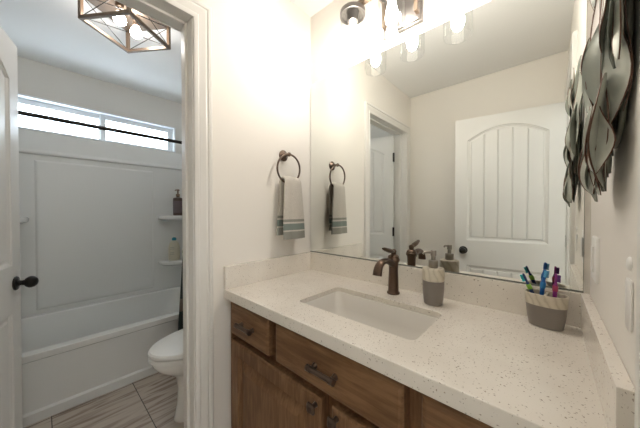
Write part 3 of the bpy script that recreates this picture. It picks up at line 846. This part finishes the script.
def toothbrush(name, label, foot, tip, roll, cols, heads):
    hcol = mat(name + '_handle_plastic', cols[0], 0.35); acc = mat(name + '_accent_plastic', cols[1], 0.35); br = mat(name + '_bristle', cols[2], 0.7)
    M[hcol.name] = hcol; M[acc.name] = acc; M[br.name] = br
    foot = Vector(foot); tip = Vector(tip); L = (tip - foot).length
    o = thing('toothbrush', label, 'toothbrush', foot, group='toothbrushes in the holder')
    o.rotation_mode = 'QUATERNION'
    o.rotation_quaternion = (tip - foot).to_track_quat('Z', 'Y') @ Matrix.Rotation(roll, 3, 'Z').to_quaternion()
    def sect(z, a, b_, n=12): return [(a * math.cos(2 * PI * i / n), b_ * math.sin(2 * PI * i / n), z) for i in range(n)]
    bm = bmesh.new()
    loft(bm, [sect(0, 0.003, 0.003), sect(0.004, 0.005, 0.005), sect(L * 0.35, 0.0065, 0.0055), sect(L * 0.55, 0.0075, 0.006), sect(L * 0.68, 0.004, 0.004), sect(L - 0.026, 0.0035, 0.0033)])
    obj('handle', bm, hcol.name, o, smooth=50)
    bm = bmesh.new()
    loft(bm, [sect(L * 0.40, 0.0066, 0.0063), sect(L * 0.45, 0.0080, 0.0070), sect(L * 0.55, 0.0082, 0.0070), sect(L * 0.60, 0.0060, 0.0058)])
    obj('grip', bm, acc.name, o, smooth=50)
    bm = bmesh.new()
    loft(bm, [sect(L - 0.027, 0.0035, 0.003), sect(L - 0.022, 0.0065, 0.003), sect(L - 0.005, 0.0065, 0.003), sect(L, 0.003, 0.0025)])
    hd = obj('head', bm, hcol.name, o, smooth=50)
    bm = bmesh.new()
    for i in range(5):
        for j in (-1, 0, 1):
            lathe(bm, [(0.0019, 0.002), (0.0019, 0.0098)], (j * 0.0041, 0, L - 0.0225 + i * 0.0043), 6, 'y')
    obj('bristles', bm, br.name, hd)
    return o


zf = KZ + 0.078
toothbrush('green', 'navy and lime green toothbrush with teal bristles, leaning out of the holder', (1.077, -0.076, zf), (1.046, -0.082, 1.036), PI * 0.9, ((0.02, 0.05, 0.16), (0.25, 0.50, 0.06), (0.03, 0.42, 0.45)), 0)
toothbrush('blue', 'bright blue toothbrush standing in the middle of the holder', (1.090, -0.074, zf), (1.099, -0.076, 1.057), PI * 0.85, ((0.01, 0.10, 0.36), (0.02, 0.20, 0.50), (0.10, 0.36, 0.60)), 0)
toothbrush('purple', 'purple and pink toothbrush in the holder', (1.121, -0.078, zf), (1.125, -0.076, 1.047), PI * 0.9, ((0.24, 0.03, 0.20), (0.42, 0.05, 0.13), (0.14, 0.05, 0.22)), 0)

# mirror
mr = thing('vanity_mirror', 'large frameless wall mirror above the countertop', 'mirror', (0.597, 0, SPZ))
MX0, MX1, MZ0, MZ1 = 0.004 - 0.597, 1.188 - 0.597, 0.003, 2.019 - SPZ
obj('mirror_backing', B(MX0, MX1, -0.0048, -0.0005, MZ0, MZ1), 'mirror_edge', mr)
bm = bmesh.new()
loft(bm, [[(x0, y, z0), (x1, y, z0), (x1, y, z1), (x0, y, z1)] for x0, x1, z0, z1, y in ((MX0 + 0.001, MX1 - 0.001, MZ0 + 0.001, MZ1 - 0.001, -0.0049), (MX0 + 0.001, MX1 - 0.001, MZ0 + 0.001, MZ1 - 0.001, -0.006))])
obj('mirror_glass', bm, 'mirror', mr)
obj('bottom_channel', B(MX0, MX1, -0.0082, -0.0062, 0.0006, 0.006), 'mirror_edge', mr)

# vanity light
vl = thing('vanity_light', 'three lamp vanity light with clear glass shades above the mirror', 'wall light', (0.600, 0, 2.16))
bm = bmesh.new()
hp = 0.094
loft(bm, [[(a * s_, y, b_ * s_) for a, b_ in ((-1, -1), (1, -1), (1, 1), (-1, 1))] for s_, y in ((hp, -0.0005), (hp, -0.010), (hp - 0.004, -0.014), (hp - 0.010, -0.014), (hp - 0.014, -0.020), (hp - 0.02, -0.022))])
obj('backplate', bm, 'pewter', vl)
bm = bmesh.new(); tube(bm, [(-0.235, -0.115, 0.056), (0.235, -0.115, 0.056)], 0.010, sq=True); obj('crossbar', bm, 'copperish', vl, bevel=0.001)
for x in (-0.088 + 0.012, 0.088 - 0.012):
    bm = bmesh.new(); tube(bm, [(x, -0.021, -0.055), (x, -0.045, -0.055)], 0.007, sq=True)
    tube(bm, [(x, -0.045, -0.062), (x, -0.045, 0.056)], 0.007, sq=True); tube(bm, [(x, -0.045, 0.056), (x, -0.107, 0.056)], 0.007, sq=True)
    obj('arm', bm, 'copperish', vl, bevel=0.001)
for x in (-0.203, 0.0, 0.203):
    bm = bmesh.new(); c = (x, -0.115, 0)
    lathe(bm, [(0.012, 0.050), (0.018, 0.044), (0.0605, 0.040), (0.0615, 0.036), (0.0615, 0.018), (0.0595, 0.018), (0.0590, 0.034), (0.030, 0.037), (0.026, 0.030), (0.026, -0.008), (0.020, -0.012)], c, 36)
    fit = obj('lamp_holder', bm, 'pewter', vl, smooth=40)
    bm = bmesh.new()
    lathe(bm, [(0.0125, -0.012), (0.0140, -0.022), (0.019, -0.045), (0.0245, -0.070), (0.0265, -0.088), (0.0245, -0.106), (0.016, -0.122), (0.007, -0.130), (0.002, -0.1315)], c, 24)
    tag(obj('bulb', bm, 'bulb', fit, smooth=60), 'lit white bulb')
    bm = bmesh.new()
    rows = []
    prof = [(0.0575, 0.032), (0.0575, -0.146), (0.0568, -0.153), (0.0545, -0.157), (0.052, -0.158)]
    loops = [[(c[0] + r * math.cos(2 * PI * i / 40), c[1] + r * math.sin(2 * PI * i / 40), z) for i in range(40)] for r, z in prof]
    loft(bm, loops, cap0=False, cap1=False)
    bmesh.ops.recalc_face_normals(bm, faces=bm.faces[:])
    bmesh.ops.solidify(bm, geom=bm.faces[:], thickness=0.0022)
    tag(obj('glass_shade', bm, 'glass', vl, smooth=50), 'clear glass cylinder shade')

# towel ring and towel
RY, RZ = -0.220, 1.548
tr = thing('towel_ring', 'dark bronze towel ring on the wall left of the mirror', 'towel ring', (0, RY, RZ))
bm = bmesh.new(); lathe(bm, [(0.030, 0.0006), (0.031, 0.004), (0.027, 0.009), (0.018, 0.013), (0.012, 0.020), (0.0085, 0.030), (0.0085, 0.042), (0.011, 0.047), (0.012, 0.052), (0.009, 0.058), (0.003, 0.060)], n=28, ax='x')
obj('post', bm, 'bronze', tr, smooth=40)
bm = bmesh.new(); rc = -0.079
tube(bm, [(0.050 + 0.006 * math.cos(a), 0.080 * math.sin(a), rc + 0.078 * math.cos(a)) for a in [2 * PI * q / 48 for q in range(49)]], 0.0052, 10)
obj('ring', bm, 'bronze', tr, smooth=60)
tw = bmesh.new(); uvl = tw.loops.layers.uv.new('UVMap')
# path (x, z, centre y, half width, half thickness, wave)
path = []
zb = RZ + rc - 0.078
for i in range(15):
    f = i / 14
    path.append((0.080 - 0.006 * f, 1.088 + (zb + 0.005 - 1.088) * f, -0.205 - 0.005 * f, 0.079 - 0.021 * f ** 1.5, 0.011, 1 - 0.6 * f))
for a in (30, 60, 90, 120, 150):
    a = math.radians(a)
    path.append((0.0505 + 0.022 * math.cos(a), zb + 0.005 + 0.024 * math.sin(a), -0.209 - 0.002 * a, 0.056, 0.010, 0.4))
for i in range(14):
    f = i / 13
    path.append((0.028 - 0.004 * f, zb + 0.005 - (zb + 0.005 - 1.108) * f, -0.213 - 0.012 * f, 0.056 + 0.008 * f, 0.010, 0.4 + 0.6 * f))
NU = 36; rows = []; dist = [0.0]
for i in range(1, len(path)):
    dist.append(dist[-1] + math.hypot(path[i][0] - path[i - 1][0], path[i][1] - path[i - 1][1]))
tot = dist[-1]; vco = [min(d, tot - d) for d in dist]
for k, (x, z, yc, hw, htk, wv_) in enumerate(path):
    a = path[max(0, k - 1)]; b_ = path[min(len(path) - 1, k + 1)]
    t = Vector((b_[0] - a[0], 0, b_[1] - a[1])).normalized(); nrm = Vector((t.z, 0, -t.x))
    row = []
    for i in range(NU):
        th_ = 2 * PI * i / NU; c_, s_ = math.cos(th_), math.sin(th_)
        y = hw * abs(c_) ** 0.8 * (1 if c_ >= 0 else -1)
        off = htk * abs(s_) ** 0.7 * (1 if s_ >= 0 else -1) * (1 if s_ > 0 else 0.9)
        w_ = 0.0045 * wv_ * math.sin(y / 0.078 * 4.2 + 0.8 + k * 0.05) - 0.006 * math.exp(-((y - (-0.30 + 0.2 * k / 33) * hw) / 0.010) ** 2) * (1 if s_ > 0 else 0)
        p = Vector((x, yc + y, z)) + nrm * (off + w_)
        row.append(tw.verts.new(p))
    rows.append(row)
for k in range(len(rows) - 1):
    for i in range(NU):
        j = (i + 1) % NU
        f = tw.faces.new((rows[k][i], rows[k][j], rows[k + 1][j], rows[k + 1][i]))
        for lp in f.loops:
            kk = k if lp.vert in (rows[k][i], rows[k][j]) else k + 1
            lp[uvl].uv = (i / NU, vco[kk] / 0.80 * 2.0)
for r_, kk in ((rows[0], 0), (rows[-1], len(rows) - 1)):
    f = tw.faces.new(r_ if kk else r_[::-1])
    for lp in f.loops: lp[uvl].uv = (0, 0)
o = obj('hand_towel', tw, 'towel', None, smooth=70)
tag(o, 'grey hand towel with teal stripes draped through the towel ring', 'towel')

# switches on the right wall
sw = thing('light_switch', 'white light switch plate on the wall close to the mirror', 'light switch', (RW, -0.150, 1.113))
bm = bmesh.new(); loft(bm, [[(-h_, a * s_ * 0.046, b_ * s_ * 0.058) for a, b_ in rrect(-1, 1, -1, 1, 0.06, 3)] for s_, h_ in ((1, 0.0003), (1, 0.004), (0.96, 0.0065), (0.9, 0.007))]); obj('plate', bm, 'plastic', sw, smooth=40)
for y in (0.0,):
    bm = bmesh.new(); profile = [(-0.0072, 1), (-0.0105, 0.97), (-0.011, 0.9)]
    loft(bm, [[(x, y + a * 0.0165 * k, b_ * 0.033 * k) for a, b_ in ((-1, -1), (1, -1), (1, 1), (-1, 1))] for x, k in profile]); obj('rocker', bm, 'plastic', sw)
pf = thing('wall_fixture', 'small white round topped fixture on the wall beside the entrance casing', 'wall fixture', (RW, -0.522, 1.098))
bm = bmesh.new(); loft(bm, [[(-x, a, b_) for a, b_ in rrect(-0.018, 0.018, -0.042, 0.036, 0.005, 4)] for x in (0.0004, 0.0025)] + [[(-0.0035, a, b_) for a, b_ in rrect(-0.016, 0.016, -0.040, 0.034, 0.004, 4)]]); obj('plate', bm, 'plastic', pf, smooth=40)
bm = bmesh.new(); lathe(bm, [(0.0105, -0.0003), (0.0105, -0.002), (0.008, -0.0042), (0.003, -0.005)], (0, 0, 0.060), 18, 'x'); obj('round_cap', bm, 'plastic', pf, smooth=60)

# metal leaf wall art on the right wall
art = thing('metal_leaf_art', 'grey green metal leaf wall art hanging on the wall right of mirror', 'wall art', (RW, -0.44, 1.555))
bm = bmesh.new()
tube(bm, [(-0.008, 0.10 * math.cos(a), 0.20 * math.sin(a)) for a in [2 * PI * q / 32 for q in range(33)]], 0.004, 8)
tube(bm, [(-0.008, 0, -0.2), (-0.008, 0, 0.2)], 0.004, 8); tube(bm, [(-0.008, -0.1, 0), (-0.008, 0.1, 0)], 0.004, 8)
obj('wire_frame', bm, 'leaf_dark', art, smooth=60)


def leaf(base, dirv, nrm, L, wd, curl, wave, mats, blunt=False):
    dirv = Vector(dirv).normalized(); nrm = Vector(nrm).normalized(); side = dirv.cross(nrm).normalized()
    bm = bmesh.new(); NL = 14; cols = (-1, -0.9, -0.45, 0, 0.45, 0.9, 1); rows = []
    ph = random.uniform(0, 6)
    for k in range(NL + 1):
        f = k / NL
        w_ = wd * (math.sin(PI * f ** 0.8) ** 0.75 * 0.985 + 0.015)
        if blunt: w_ = wd * (math.sin(PI * min(0.996, f) ** 1.35) ** 0.6 * 0.98 + 0.02)
        c_ = Vector(base) + dirv * (L * f) + nrm * (curl * f * f * L + wave * 0.5 * math.sin(f * 7 + ph)) + side * (wave * math.sin(f * 6 + ph))
        rows.append([bm.verts.new(c_ + side * (w_ * q) + nrm * (0.22 * w_ * q * q + 0.2 * wave * math.sin(f * 9 + q * 2 + ph))) for q in cols])
    for k in range(NL):
        for i in range(6):
            fc = bm.faces.new((rows[k][i], rows[k][i + 1], rows[k + 1][i + 1], rows[k + 1][i]))
            fc.material_index = 1 if i in (0, 5) else 0
    bmesh.ops.recalc_face_normals(bm, faces=bm.faces[:])
    bmesh.ops.solidify(bm, geom=bm.faces[:], thickness=0.0012)
    return obj('leaf', bm, mats, art, smooth=60)


# long wavy blades overlap in layers: the upper ones run up and down, the lower ones close to a point
rng = random.Random(21)
rows_ = []
for k in range(9): rows_.append((-0.17 + 0.0425 * k, 0.00, 1, 0.008, 0.32))          # upper tier, standing
for k in range(8): rows_.append((-0.15 + 0.043 * k, -0.10, 1, 0.018, 0.27))
for k in range(7): rows_.append((-0.13 + 0.043 * k, 0.06, -1, 0.010, 0.30))          # lower tier, hanging
for k in range(6): rows_.append((-0.105 + 0.042 * k, -0.03, -1, 0.018, 0.25))
for k in range(5): rows_.append((-0.075 + 0.038 * k, -0.115, -1, 0.025, 0.20))
for k in range(6): rows_.append((-0.075 + 0.030 * k, -0.165, -1, 0.030, 0.135))
for k in range(5): rows_.append((-0.10 + 0.050 * k, 0.02, -1, 0.028, 0.16))
for k in range(5): rows_.append((-0.085 + 0.042 * k, 0.10, 1, 0.026, 0.18))
for i_, (y_, z_, up_, hx, L) in enumerate(rows_):
    conv = -0.42 * y_ / 0.17 if up_ < 0 else 0.15 * y_ / 0.17
    L = L * (1 - 0.35 * (abs(y_) / 0.17) ** 2) * rng.uniform(0.92, 1.06)
    d = Vector((-0.015, conv + rng.uniform(-0.08, 0.08), up_)).normalized()
    nn = Vector((-1, rng.uniform(-0.6, 0.6), 0)); nn = (nn - d * nn.dot(d)).normalized()
    q = rng.random()
    mm = ('leaf', 'leaf_edge') if q < 0.68 else ('leaf_dark', 'leaf_dark')
    if i_ == 13: mm = ('leaf_glint', 'leaf_edge')
    leaf((-hx - rng.uniform(0, 0.006), y_, z_ + (0.30 * abs(y_) if up_ < 0 else 0) + rng.uniform(-0.025, 0.025)), d, nn, L, 0.023 if up_ > 0 else 0.026, -0.02, 0.0055, mm, up_ < 0)
